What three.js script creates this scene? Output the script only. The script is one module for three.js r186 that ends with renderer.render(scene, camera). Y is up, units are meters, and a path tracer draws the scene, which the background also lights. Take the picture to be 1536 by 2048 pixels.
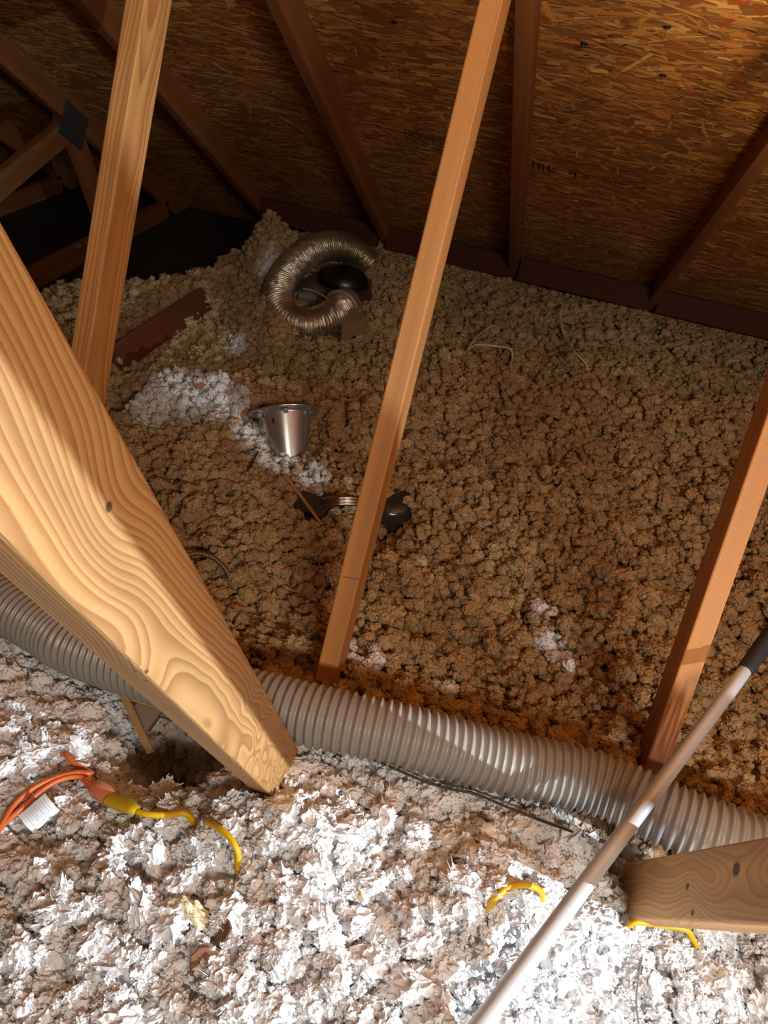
import * as THREE from 'three';
import { mergeGeometries, mergeVertices } from 'three/addons/utils/BufferGeometryUtils.js';
import { RectAreaLightUniformsLib } from 'three/addons/lights/RectAreaLightUniformsLib.js';
import { createNoise2D, createNoise3D } from 'simplex-noise';

// ───────────────────────── camera, lights, exposure ─────────────────────────
const scene = new THREE.Scene();
scene.background = new THREE.Color(0x000000);
const CAM_Y = 1.42, FOCAL = 1600, IW = 1536, IH = 2048;
const camera = new THREE.PerspectiveCamera(2 * Math.atan(IH / 2 / FOCAL) * 180 / Math.PI, IW / IH, 0.05, 30);
camera.position.set(0, CAM_Y, 0);
camera.rotation.order = 'YXZ';
camera.rotation.set(-0.63989, 0.17104, 0.17287);
camera.updateMatrixWorld(true);
const renderer = new THREE.WebGLRenderer({ antialias: true });
renderer.toneMapping = THREE.LinearToneMapping;
renderer.toneMappingExposure = 1.0;
renderer.shadowMap.enabled = true;

// unseen LED work light, out of view, placed to cast the web shadows
const LED = new THREE.Vector3(1.40, 0.942, -0.279);
const ledLight = new THREE.SpotLight(new THREE.Color(0.79, 0.91, 1.0), 13.6, 0, 0.78, 1.0, 2);
ledLight.name = 'unseen_led_lamp_beam';
ledLight.position.copy(LED);
ledLight.target.position.set(-0.75, 0.54, -0.44);
ledLight.castShadow = true; ledLight.shadow.radius = 0.35;
ledLight.shadow.mapSize.set(2048, 2048); ledLight.shadow.camera.near = 0.03;
scene.add(ledLight, ledLight.target);
// unseen warm strip lamp behind the camera, placed to light webs and far insulation
RectAreaLightUniformsLib.init();
const WARM_LAMP = new THREE.Vector3(1.1, 2.1, 1.2), WARM_LAMP_AIM = new THREE.Vector3(1.2, 0.9, -2.2);
const unseenWarmLight = new THREE.RectAreaLight(new THREE.Color(1.0, 0.90, 0.77), 104, 1.2, 0.12);
unseenWarmLight.name = 'unseen_warm_lamp_glow'; unseenWarmLight.position.copy(WARM_LAMP); unseenWarmLight.lookAt(WARM_LAMP_AIM);
scene.add(unseenWarmLight);
// unseen warm lamp behind the camera, placed to brighten the roof slope
const UPLIGHT = new THREE.Vector3(0.70, 0.60, 0.55), UPLIGHT_AIM = new THREE.Vector3(0.78, 2.3, -1.2);
const unseenUplight = new THREE.SpotLight(new THREE.Color(1.0, 0.79, 0.47), 34, 0, 0.72, 0.85, 2);
unseenUplight.name = 'unseen_uplight_beam'; unseenUplight.position.copy(UPLIGHT); unseenUplight.target.position.copy(UPLIGHT_AIM);
unseenUplight.castShadow = true; unseenUplight.shadow.radius = 6; unseenUplight.shadow.mapSize.set(2048, 2048);
scene.add(unseenUplight, unseenUplight.target);

// ───────────────────────── helpers ─────────────────────────
function rng(seed) { let s = seed | 0; return () => { s = (s + 0x6d2b79f5) | 0; let t = Math.imul(s ^ (s >>> 15), 1 | s); t = (t + Math.imul(t ^ (t >>> 7), 61 | t)) ^ t; return ((t ^ (t >>> 14)) >>> 0) / 4294967296; }; }
const n2 = createNoise2D(rng(11)), n2b = createNoise2D(rng(23)), n3 = createNoise3D(rng(37));
const V = (x, y, z) => new THREE.Vector3(x, y, z);
const sm = (a, b, x) => { const t = Math.min(1, Math.max(0, (x - a) / (b - a))); return t * t * (3 - 2 * t); };
const lerp = (a, b, t) => a + (b - a) * t;
function ray(px, py) { return V((px - IW / 2) / FOCAL, -(py - IH / 2) / FOCAL, -1).applyQuaternion(camera.quaternion); }
function at(px, py, depth) { return ray(px, py).multiplyScalar(depth).add(camera.position); }
function onX(px, py, x) { const r = ray(px, py); return r.multiplyScalar(x / r.x).add(camera.position); }
function onY(px, py, y) { const r = ray(px, py); return r.multiplyScalar((y - CAM_Y) / r.y).add(camera.position); }
const taken = {};
function numbered(n) { const k = taken[n] = (taken[n] ?? -1) + 1; return k ? n + '_' + String(k).padStart(3, '0') : n; }
function add(o, parent) { o.castShadow = true; o.receiveShadow = true; (parent || scene).add(o); return o; }
function part(name, geo, mat, parent, label) { const m = new THREE.Mesh(geo, mat); m.name = name; if (label) m.userData.label = label; return add(m, parent); }
function thing(name, label, category, group) { const g = new THREE.Group(); g.name = numbered(name); g.userData = { label, category }; if (group) g.userData.group = group; scene.add(g); return g; }
function solo(name, geo, mat, label, category, group) { const m = new THREE.Mesh(geo, mat); m.name = numbered(name); m.userData = { label, category }; if (group) m.userData.group = group; return add(m); }
function struct(name, geo, mat, label) { const m = new THREE.Mesh(geo, mat); m.name = name; m.userData = { kind: 'structure', label, category: name.replace(/_.*/, '') }; return add(m); }
const std = (o) => new THREE.MeshStandardMaterial(o);
const phys = (o) => new THREE.MeshPhysicalMaterial(o);
function box(w, h, d, x = 0, y = 0, z = 0) { const g = new THREE.BoxGeometry(w, h, d); g.translate(x, y, z); return g; }
function rbox(w, h, d, b) { // chamfered box, flat shaded
  const s = new THREE.Shape(); const x = w / 2 - b, y = h / 2 - b;
  s.moveTo(-x - b, -y); s.lineTo(-x, -y - b); s.lineTo(x, -y - b); s.lineTo(x + b, -y); s.lineTo(x + b, y); s.lineTo(x, y + b); s.lineTo(-x, y + b); s.lineTo(-x - b, y); s.closePath();
  const g = new THREE.ExtrudeGeometry(s, { depth: d - 2 * b, bevelEnabled: true, bevelThickness: b, bevelSize: 0.0001, bevelSegments: 1 }); g.translate(0, 0, -d / 2 + b); return g;
}
// tube along a curve with a radius profile r(s, angle); s is arc length in metres
function tube(points, step, radial, rad, closed = false, tension = 0.5) {
  const c = new THREE.CatmullRomCurve3(points, false, 'catmullrom', tension); c.arcLengthDivisions = 600;
  const L = c.getLength(), n = Math.max(4, Math.round(L / step)), P = [], F = c.computeFrenetFrames(n, false), uv = [], idx = [];
  for (let i = 0; i <= n; i++) {
    const p = c.getPointAt(i / n), N = F.normals[i], B = F.binormals[i];
    for (let j = 0; j <= radial; j++) {
      const a = j / radial * Math.PI * 2, r = rad(i / n * L, a, L);
      P.push(p.x + (N.x * Math.cos(a) + B.x * Math.sin(a)) * r, p.y + (N.y * Math.cos(a) + B.y * Math.sin(a)) * r, p.z + (N.z * Math.cos(a) + B.z * Math.sin(a)) * r);
      uv.push(i / n * L, j / radial);
    }
  }
  for (let i = 0; i < n; i++) for (let j = 0; j < radial; j++) { const a = i * (radial + 1) + j, b = a + radial + 1; idx.push(a, a + 1, b, b, a + 1, b + 1); }
  // end caps
  for (const [i, flip] of [[0, false], [n, true]]) { const p = c.getPointAt(i / n), k = P.length / 3; P.push(p.x, p.y, p.z); uv.push(0, 0); for (let j = 0; j < radial; j++) { const a = i * (radial + 1) + j; flip ? idx.push(k, a, a + 1) : idx.push(k, a + 1, a); } }
  const g = new THREE.BufferGeometry(); g.setAttribute('position', new THREE.Float32BufferAttribute(P, 3)); g.setAttribute('uv', new THREE.Float32BufferAttribute(uv, 2)); g.setIndex(idx); g.computeVertexNormals(); return g;
}
const round = (r) => () => r;
// orient: geometry built along +Y moved so that Y runs along dir from p, with local X near xHint
function orient(o, p, dir, xHint) { const y = dir.clone().normalize(), z = new THREE.Vector3().crossVectors(xHint, y).normalize(), x = new THREE.Vector3().crossVectors(y, z); o.matrix.makeBasis(x, y, z).setPosition(p); o.matrix.decompose(o.position, o.quaternion, o.scale); return o; }

// ───────────────────────── procedural textures ─────────────────────────
function dataTex(w, h, fn, srgb = true) {
  const d = new Uint8Array(w * h * 4);
  for (let y = 0; y < h; y++) for (let x = 0; x < w; x++) { const c = fn(x, y), i = (y * w + x) * 4; d[i] = c[0]; d[i + 1] = c[1]; d[i + 2] = c[2]; d[i + 3] = 255; }
  const t = new THREE.DataTexture(d, w, h); t.wrapS = t.wrapT = THREE.RepeatWrapping; t.magFilter = THREE.LinearFilter; t.minFilter = THREE.LinearFilter; if (srgb) t.colorSpace = THREE.SRGBColorSpace; t.needsUpdate = true; return t;
}
// solid pine: rings round a pith that runs beside the board, with knots; four faces packed in one atlas
// rows 0-177 +X face, 178-355 -X face, 356-431 +Z edge, 432-507 -Z edge; 2048 columns = 2.048 m
const ROWS = 512, COLS = 2048;
function woodAtlas(o) {
  const seed = o.seed * 17.3, E = o.early, Lt = o.late, knots = o.knots || [];
  return dataTex(COLS, ROWS, (cx, cy) => {
    const l = cx / 1000; let t, w;
    if (cy < 178) { t = 0.019; w = -0.0445 + cy * 0.0005; } else if (cy < 356) { t = -0.019; w = -0.0445 + (cy - 178) * 0.0005; }
    else if (cy < 432) { w = 0.0445; t = -0.019 + (cy - 356) * 0.0005; } else { w = -0.0445; t = -0.019 + (cy - 432) * 0.0005; }
    let dw = o.w0 + (o.wTilt || 0) * (l - 1) + 0.012 * n2(l * 1.3 + seed, 3.1) + (o.wave || 0.003) * n2(l * 6 + seed, w * 14 + 5), dt = o.t0 + (o.tTilt || 0) * (l - 1) + 0.01 * n2(l * 1.1 + seed, 9.7) + (o.wave || 0.003) * n2(l * 5 + seed + 40, t * 16 + w * 9);
    if (o.curl) { const q = o.curl(l); dw += q * 0.007 * n2(l * 8 + seed, w * 16 + t * 20); dt += q * 0.0055 * n2(l * 10 + seed + 9, w * 20 + t * 20 + 2); }
    let r = Math.hypot(w - dw, t - dt), dark = 0;
    for (const k of knots) { const dl = (l - k.l) / k.s, dk = (w - k.w) / (k.s * 0.55), q = dl * dl + dk * dk; r += k.a * Math.exp(-q * 0.35); if (k.core) { const c = Math.hypot((l - k.l) / (k.core * 1.3), (w - k.w) / k.core, cy >= 356 ? (t - 0.010) / k.core : 0); dark = Math.max(dark, 1 - sm(0.6, 1.15, c)); } }
    const f = r / o.ring + 0.25 * n2(r * 90 + seed, 1), fr = f - Math.floor(f);
    let g = Math.pow(fr, 1.6) * (1 - sm(0.86, 1, fr));
    g = lerp(g, 0.35, o.soft || 0);
    const fib = 0.5 + 0.5 * n2b(l * 22 + seed, w * 900 + t * 700), pore = n2b(l * 60 + seed, w * 1500 + t * 1300);
    const big = 0.5 + 0.5 * n2(l * 0.9 + seed * 2, w * 18 + t * 30 + 7);
    g = Math.min(1, Math.max(0, g * 0.9 + (fib - 0.5) * 0.22 + (pore > 0.72 ? 0.12 : 0)));
    const tone = 0.90 + 0.16 * big + (fib - 0.5) * 0.06;
    const c = [0, 1, 2].map((i) => lerp(E[i], Lt[i], g) * tone);
    if (dark) for (let i = 0; i < 3; i++) c[i] = lerp(c[i], [74, 44, 24][i], dark * 0.85);
    if (o.stain) { const s = o.stain(l, w, t); for (let i = 0; i < 3; i++) c[i] = lerp(c[i], [108, 52, 28][i], s); }
    return c.map((v) => Math.min(255, Math.max(0, v)));
  });
}
const atlas = {
  pale: woodAtlas({ seed: 1, early: [196, 154, 99], late: [142, 92, 47], soft: 0.05, w0: 0.030, t0: -0.040, wTilt: 0.03, tTilt: 0.016, ring: 0.0044, wave: 0.0022, curl: (l) => 0.12 + 1.5 * sm(1.2, 0.78, l),
    knots: [{ l: 1.526, w: -0.0107, s: 0.045, a: 0.016, core: 0.0034 }, { l: 1.362, w: 0.043, s: 0.03, a: 0.008, core: 0.0028 }, { l: 1.335, w: 0.046, s: 0.02, a: 0.006, core: 0.0026 }] }),
  clean: woodAtlas({ seed: 2, early: [204, 146, 84], late: [166, 104, 52], w0: 0.06, t0: 0.05, ring: 0.0034, soft: 0.35, wave: 0.002, stain: (l, w, t) => (w > 0.04 && t > -0.013 && Math.abs(l - 0.355 - t * 0.12) < 0.0011 ? 0.55 : 0) }),
  streak: woodAtlas({ seed: 3, early: [218, 164, 98], late: [168, 100, 50], w0: 0.02, t0: -0.06, ring: 0.0075, soft: 0.15, wave: 0.003, wTilt: 0.02 }),
  stained: woodAtlas({ seed: 4, early: [212, 152, 88], late: [172, 104, 54], w0: 0.05, t0: 0.06, ring: 0.0036, soft: 0.3, wave: 0.002, stain: (l, w, t) => 0.9 * sm(0.34, 0.22, l + 0.06 * n2(w * 50 + t * 90, l * 6)) * (0.75 + 0.25 * n2(l * 8, w * 120 + t * 120)) }),
  knotty: woodAtlas({ seed: 5, early: [222, 172, 112], late: [184, 124, 70], w0: -0.02, t0: -0.045, ring: 0.006, soft: 0.2, wave: 0.005,
    knots: [{ l: 0.561, w: -0.0136, s: 0.045, a: 0.018, core: 0.009 }, { l: 0.401, w: 0.0015, s: 0.028, a: 0.012, core: 0.005 }, { l: 0.434, w: 0.034, s: 0.028, a: 0.010, core: 0.0045 }] }),
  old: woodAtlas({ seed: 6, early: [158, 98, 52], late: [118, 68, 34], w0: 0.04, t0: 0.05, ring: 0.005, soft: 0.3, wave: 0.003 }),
};
const woodMat = {};
for (const k in atlas) woodMat[k] = std({ map: atlas[k], roughness: 0.62, bumpMap: atlas[k], bumpScale: 0.0004 });
// lumber along +Y from 0 to L: t along X, w along Z, eased edges, atlas uv
function lumberGeo(L, w = 0.089, t = 0.038, l0 = 0, e = 0.003) {
  const prof = []; const hx = t / 2, hz = w / 2;
  for (const [sx, sz, a0] of [[1, 1, 0], [-1, 1, 1], [-1, -1, 2], [1, -1, 3]]) for (let k = 0; k <= 2; k++) { const a = (a0 + k / 2) * Math.PI / 2; prof.push([sx * (hx - e) + e * Math.cos(a), sz * (hz - e) + e * Math.sin(a)]); }
  const n = Math.max(1, Math.round(L / 0.25)), P = [], U = [], N = [], I = [], m = prof.length;
  const face = (nx, nz) => Math.abs(nx) > 0.7 ? (nx > 0 ? 0 : 1) : (nz > 0 ? 2 : 3);
  for (let j = 0; j < m; j++) {
    const a = prof[j], b = prof[(j + 1) % m], ex = b[0] - a[0], ez = b[1] - a[1], q = Math.hypot(ex, ez), nx = ez / q, nz = -ex / q, f = face(nx, nz);
    const vrow = (p) => { const s = f < 2 ? Math.min(177, Math.max(0.5, (p[1] / w + 0.5) * 178)) + f * 178 : Math.min(75, Math.max(0.5, (p[0] / t + 0.5) * 76)) + 356 + (f - 2) * 76; return s / ROWS; };
    const base = P.length / 3;
    for (let i = 0; i <= n; i++) for (const p of [a, b]) { P.push(p[0], L * i / n, p[1]); N.push(nx, 0, nz); U.push((l0 + L * i / n) / 2.048, vrow(p)); }
    for (let i = 0; i < n; i++) { const k = base + i * 2; I.push(k, k + 2, k + 1, k + 1, k + 2, k + 3); }
  }
  for (const [y, ny] of [[0, -1], [L, 1]]) { const base = P.length / 3; for (const p of prof) { P.push(p[0], y, p[1]); N.push(0, ny, 0); U.push((l0 + 0.02 + p[0]) / 2.048, ((p[1] / w + 0.5) * 170 + 3) / ROWS); } for (let j = 1; j < m - 1; j++) ny > 0 ? I.push(base, base + j + 1, base + j) : I.push(base, base + j, base + j + 1); }
  const g = new THREE.BufferGeometry(); g.setAttribute('position', new THREE.Float32BufferAttribute(P, 3)); g.setAttribute('normal', new THREE.Float32BufferAttribute(N, 3)); g.setAttribute('uv', new THREE.Float32BufferAttribute(U, 2)); g.setIndex(I); return g;
}
// a board in a truss plane x from (y0,z0) to (y1,z1)
function board(name, parent, mat, x, y0, z0, y1, z1, l0 = 0, label) {
  const dir = V(0, y1 - y0, z1 - z0), m = part(name, lumberGeo(dir.length(), 0.089, 0.038, l0), mat, parent, label);
  return orient(m, V(x, y0, z0), dir, V(1, 0, 0));
}
// oriented strand board
function osb() {
  const S = 2048, c = document.createElement('canvas'), b = document.createElement('canvas'); c.width = c.height = b.width = b.height = S;
  const g = c.getContext('2d'), h = b.getContext('2d'), R = rng(77);
  g.fillStyle = 'rgb(150,98,48)'; g.fillRect(0, 0, S, S); h.fillStyle = 'rgb(90,90,90)'; h.fillRect(0, 0, S, S);
  const pal = [[190, 132, 68], [178, 118, 58], [196, 142, 76], [164, 104, 48], [184, 124, 58], [202, 150, 84], [152, 92, 42], [172, 110, 52]];
  const quad = (ctx, x, y, L, W, a, col, j) => { for (const ox of [-S, 0, S]) for (const oy of [-S, 0, S]) { if (x + ox < -150 || x + ox > S + 150 || y + oy < -150 || y + oy > S + 150) continue; ctx.save(); ctx.translate(x + ox, y + oy); ctx.rotate(a); ctx.fillStyle = col; ctx.beginPath(); ctx.moveTo(-L / 2, -W / 2 * j[0]); ctx.lineTo(L / 2 * j[1], -W / 2); ctx.lineTo(L / 2, W / 2 * j[2]); ctx.lineTo(-L / 2 * j[3], W / 2); ctx.closePath(); ctx.fill(); ctx.restore(); } };
  for (let i = 0; i < 13000; i++) {
    const p = pal[(R() * pal.length) | 0], k = 0.98 + R() * 0.28, along = R() < 0.84, a = along ? (R() - 0.5) * 0.75 : (R() - 0.5) * 3.1, L = (30 + R() * R() * 105), W = 4 + R() * R() * 19, x = R() * S, y = R() * S, j = [0.5 + R() * 0.5, 0.7 + R() * 0.3, 0.4 + R() * 0.6, 0.7 + R() * 0.3];
    const e = 40 + R() * 160 | 0;
    if (R() < 0.55) quad(g, x + 0.7, y + 1.6, L, W, a, 'rgba(70,36,14,0.5)', j);  // dark offset copy painted as shade along the strand edge
    quad(g, x, y, L, W, a, `rgb(${p[0] * k | 0},${p[1] * k | 0},${p[2] * k | 0})`, j);
    quad(h, x, y, L, W, a, `rgb(${e},${e},${e})`, j);
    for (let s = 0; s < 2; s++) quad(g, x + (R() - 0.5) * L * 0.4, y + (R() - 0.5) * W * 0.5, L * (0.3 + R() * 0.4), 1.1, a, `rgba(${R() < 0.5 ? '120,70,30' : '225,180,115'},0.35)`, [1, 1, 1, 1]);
  }
  for (let i = 0; i < 1500; i++) { const L = 8 + R() * R() * 42, W = 1.8 + R() * 5, a = (R() - 0.5) * 0.9, x = R() * S, y = R() * S; quad(g, x, y, L, W, a, `rgba(${50 + R() * 30 | 0},${24 + R() * 16 | 0},10,${0.6 + R() * 0.4})`, [0.2, 1, 0.3, 0.8]); quad(h, x, y, L, W, a, 'rgb(10,10,10)', [0.2, 1, 0.3, 0.8]); }
  for (let i = 0; i < 260; i++) quad(g, R() * S, R() * S, 16 + R() * 30, 7 + R() * 9, (R() - 0.5) * 3, `rgba(${150 + R() * 30 | 0},${66 + R() * 20 | 0},22,0.75)`, [0.8, 1, 0.7, 0.9]);
  const mk = (cv, s) => { const t = new THREE.CanvasTexture(cv); t.wrapS = t.wrapT = THREE.RepeatWrapping; t.magFilter = THREE.LinearFilter; if (s) t.colorSpace = THREE.SRGBColorSpace; return t; };
  return [mk(c, true), mk(b, false)];
}
const [osbMap, osbBump] = osb();
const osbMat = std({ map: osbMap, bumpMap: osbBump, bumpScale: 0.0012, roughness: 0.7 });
function metresUV(g, k, ax = 'x', ay = 'z') { const p = g.attributes.position, u = g.attributes.uv; const ix = { x: 0, y: 1, z: 2 }; for (let i = 0; i < p.count; i++) u.setXY(i, p.array[i * 3 + ix[ax]] / k, p.array[i * 3 + ix[ay]] / k); return g; }
const shadedGypsum = std({ color: 0x2e2822, roughness: 0.9 });  // floor board coloured near black to stand for the unlit left corner

// ───────────────────────── the attic shell ─────────────────────────
const PITCH = 33.69 * Math.PI / 180, CP = Math.cos(PITCH), SP = Math.sin(PITCH);   // 8 in 12 roof
const roofY = (z, c) => CAM_Y + (c + SP * z) / CP;                               // height of a plane at distance c above the lens, front slope
const RIDGE_Z = 0.75, C_UNDER = 0.97, C_MID = 1.0145, C_TOP = 1.059;
{
  const X0 = -4.6, X1 = 3.6, zE = -4.25, L = (RIDGE_Z - zE) / CP;
  const mk = () => { const g = metresUV(box(X1 - X0, 0.0111, L), 2.4); return g; };
  const mid = (zE + RIDGE_Z) / 2, yT = roofY(mid, C_TOP + 0.0058);
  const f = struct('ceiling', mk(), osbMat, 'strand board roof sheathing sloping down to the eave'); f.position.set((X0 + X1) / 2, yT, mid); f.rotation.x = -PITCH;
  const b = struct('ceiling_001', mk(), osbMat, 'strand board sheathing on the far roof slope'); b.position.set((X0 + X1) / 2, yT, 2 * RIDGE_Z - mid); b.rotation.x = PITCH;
  const fl = struct('floor', box(X1 - X0, 0.0127, 10.2, (X0 + X1) / 2, -0.0064, RIDGE_Z), shadedGypsum, 'plasterboard ceiling of the rooms below, under the insulation');
  for (const [n, z] of [['wall_front', zE - 0.03], ['wall_back', 2 * RIDGE_Z - zE + 0.03]]) struct(n, metresUV(box(X1 - X0, 0.9, 0.05, (X0 + X1) / 2, 0.0, z), 2.4, 'x', 'y'), osbMat, 'low strand board wall closing the eave');  // placed to close the eaves and keep the gap dark
  for (const [n, x] of [['wall_left', X0], ['wall_right', X1]]) {  // placed to keep the bounced light inside
    const s = new THREE.Shape(); const yE = roofY(zE, C_TOP), yR = roofY(RIDGE_Z, C_TOP) + 0.02; s.moveTo(zE, -0.05); s.lineTo(zE, yE); s.lineTo(RIDGE_Z, yR); s.lineTo(2 * RIDGE_Z - zE, yE); s.lineTo(2 * RIDGE_Z - zE, -0.05); s.closePath();
    const g = new THREE.ExtrudeGeometry(s, { depth: 0.02, bevelEnabled: false }); g.scale(1, 1, 1); const u = g.attributes.uv; for (let i = 0; i < u.count; i++) u.setXY(i, u.getX(i) / 2.4, u.getY(i) / 2.4);
    g.rotateY(-Math.PI / 2); const w = struct(n, g, osbMat, 'strand board gable wall closing the attic'); w.position.set(x, 0, 0);
  }
}

// ───────────────────────── roof trusses ─────────────────────────
const plateMat = std({ color: 0x6f757a, metalness: 0.8, roughness: 0.5 });
const JY = 0.122, JZ = -0.8365;                       // joint of the two webs on the bottom chord
const AU = V(0, 0.9093, -0.4161), DU = V(0, 0.8847, 0.4662);   // the webs run up these ways
const A0 = { y: 0.2863, z: -1.060 };
function plate(parent, x, y, z, w, h, turn) { const m = part('nail_plate', box(0.0012, h, w), plateMat, parent, 'grey toothed metal nail plate'); m.position.set(x, y, z); m.rotation.x = turn; return m; }
function fanTruss(x, label, mats, opt = {}) {
  const t = thing('roof_truss', label, 'truss', 'roof trusses'), R2 = 2 * RIDGE_Z;
  const tz = -4.1;
  board('top_chord', t, mats.chord, x, roofY(tz, C_MID), tz, roofY(RIDGE_Z - 0.03, C_MID), RIDGE_Z - 0.03, opt.l0 || 0);
  board('top_chord', t, mats.chord, x, roofY(tz, C_MID), R2 - tz, roofY(RIDGE_Z - 0.03, C_MID), RIDGE_Z + 0.03, 0.5);
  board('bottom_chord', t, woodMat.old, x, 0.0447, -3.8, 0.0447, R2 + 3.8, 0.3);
  // short web up to the rafter: from the bottom chord to the chord underside
  const s0 = (0.095 - A0.y) / AU.y; const yA = A0.y + AU.y * s0, zA = A0.z + AU.z * s0;
  const s1 = (C_UNDER - (CP * (A0.y - CAM_Y) - SP * A0.z)) / (CP * AU.y - SP * AU.z); const yB = A0.y + AU.y * s1, zB = A0.z + AU.z * s1;
  const off = opt.uD || 0, JY2 = JY + off * DU.z, JZ2 = JZ - off * DU.y;
  const d0 = (0.095 - JY) / DU.y, d1 = (C_UNDER - (CP * (JY - CAM_Y) - SP * JZ)) / (CP * DU.y - SP * DU.z);
  if (!opt.special) {
    board('web', t, mats.webA, x, yA, zA, yB, zB, opt.lA || 0);
    board('web', t, mats.webD, x, JY2 + DU.y * d0, JZ2 + DU.z * d0, JY2 + DU.y * (d1 - 0.03), JZ2 + DU.z * (d1 - 0.03), opt.lD || 0);
    board('web', t, mats.chord, x, yA, R2 - zA, yB, R2 - zB, 0.4);
    board('web', t, mats.chord, x, JY + DU.y * d0, R2 - JZ - DU.z * d0, JY + DU.y * (d1 - 0.03), R2 - JZ - DU.z * (d1 - 0.03), 0.9);
    for (const s of [-1, 1]) { plate(t, x + s * 0.0197, yB + 0.03, zB - 0.005, 0.12, 0.08, -PITCH); plate(t, x + s * 0.0197, 0.07, JZ, 0.14, 0.075, 0); plate(t, x + s * 0.0197, roofY(RIDGE_Z, C_MID) - 0.02, RIDGE_Z, 0.16, 0.11, 0); }
  } else {
    // girder-side truss: its joint sits lower on the rafter, with two webs and a heel post
    const J = onX(138, 240, -2.05), jz = J.z, jy = roofY(jz, C_UNDER), k = (px, py) => { const p = onX(px, py, -2.05); return [p.y, p.z]; };
    const [ay, az] = k(-60, 415), [by, bz] = k(262, 600);
    const ext = (y0, z0, y1, z1) => { const q = (0.095 - y0) / (y1 - y0); return [lerp(y0, y1, q), lerp(z0, z1, q)]; };
    const [a2, a2z] = ext(jy, jz, ay, az), [b2, b2z] = ext(jy, jz, by, bz);
    board('web', t, mats.webA, x, a2, a2z, jy - 0.01, jz + 0.02, 0.2);
    board('web', t, mats.webD, x, b2, b2z, jy - 0.02, jz - 0.01, 0.7);
    const H = onX(420, 505, -2.05); board('heel_post', t, mats.chord, x, 0.089, H.z, roofY(H.z, C_UNDER), H.z, 0.5);
    for (const s of [-1, 1]) plate(t, x + s * 0.0197, jy + 0.0, jz, 0.17, 0.13, -PITCH);
  }
  return t;
}
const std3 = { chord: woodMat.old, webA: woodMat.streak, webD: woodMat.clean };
const shadedWood3 = { chord: woodMat.old, webA: woodMat.old, webD: woodMat.old };  // darker wood on every member stands in for the dim corner
fanTruss(-3.27, 'roof truss in the dark beyond the plated truss, deepest in the attic', shadedWood3, { special: true });
fanTruss(-2.66, 'roof truss just behind the plated truss, half lost in the dark', shadedWood3, { special: true });
fanTruss(-2.05, 'roof truss with a big grey nail plate and two webs in the dark corner', shadedWood3, { special: true });
fanTruss(-1.44, 'roof truss whose dark rafter comes down on the mound beside the foil duct', std3, { lA: 0.5 });
fanTruss(-0.827, 'roof truss with a pale streaked web standing behind the thick wavy-grained web', { chord: woodMat.old, webA: woodMat.streak, webD: woodMat.clean }, { lA: 0.1, l0: 0.4 });
fanTruss(-0.229, 'roof truss with a long thin web and a thick pale web gripping the ribbed hose', { chord: woodMat.old, webA: woodMat.clean, webD: woodMat.pale }, { lA: 0, lD: 0.36, l0: 0.9 });
fanTruss(0.39, 'roof truss with a red-stained web foot and a knotty web beside the pole', { chord: woodMat.old, webA: woodMat.stained, webD: woodMat.knotty }, { l0: 0.2, uD: 0.010 });
fanTruss(1.0, 'roof truss out past the grip end of the pole, next to the work light', std3, { l0: 1.1, uD: 0.016 });
fanTruss(1.61, 'roof truss on the other side of the work light from the pole', std3, { l0: 0.6 });

// blocking boards between the rafters at the eave
const blockMat = std({ map: atlas.old, color: 0x8a5a44, roughness: 0.75 });
{
  const xs = [-1.44, -0.83, -0.22, 0.39, 1.0, 1.61];
  const words = ['between the mound and the foil duct', 'behind the foil duct', 'behind the two thin cables', 'at the foot of the red-stained truss rafter', 'past the last rafter over the insulation'];
  for (let i = 0; i < xs.length - 1; i++) {
    const m = solo('blocking_board', lumberGeo(0.57, 0.10, 0.02, i * 0.3), blockMat, 'red-brown board on edge under the roof, ' + words[i], 'board', 'blocking boards along the eave');
    orient(m, V(xs[i + 1] - 0.02, 0.248, -3.53), V(-1, 0, 0), V(0, 0, 1));
  }
}

// ───────────────────────── ribbed blower hose path (needed by the ground) ─────────────────────────
const HOSE_R = 0.0525;
const hosePts = [V(-1.75, 0.235, -1.16), V(-1.3, 0.235, -1.03), V(-0.80, 0.255, -0.912), V(-0.66, 0.275, -0.868), V(-0.45, 0.315, -0.838), V(-0.22, 0.346, -0.829), V(-0.05, 0.355, -0.84), V(0.116, 0.335, -0.868), V(0.271, 0.335, -0.885), V(0.40, 0.352, -0.852), V(0.55, 0.36, -0.835), V(1.0, 0.35, -0.831), V(1.9, 0.30, -0.9)];
const hoseCurve = new THREE.CatmullRomCurve3(hosePts);
const hoseSamples = hoseCurve.getPoints(240);
function hoseAt(x) { let b = hoseSamples[0]; for (const p of hoseSamples) if (Math.abs(p.x - x) < Math.abs(b.x - x)) b = p; return b; }
const hoseLUT = []; for (let i = 0; i <= 400; i++) hoseLUT.push(hoseAt(-2 + i * 0.01));
const hose = (x) => hoseLUT[Math.min(400, Math.max(0, Math.round((x + 2) / 0.01)))];

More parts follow.
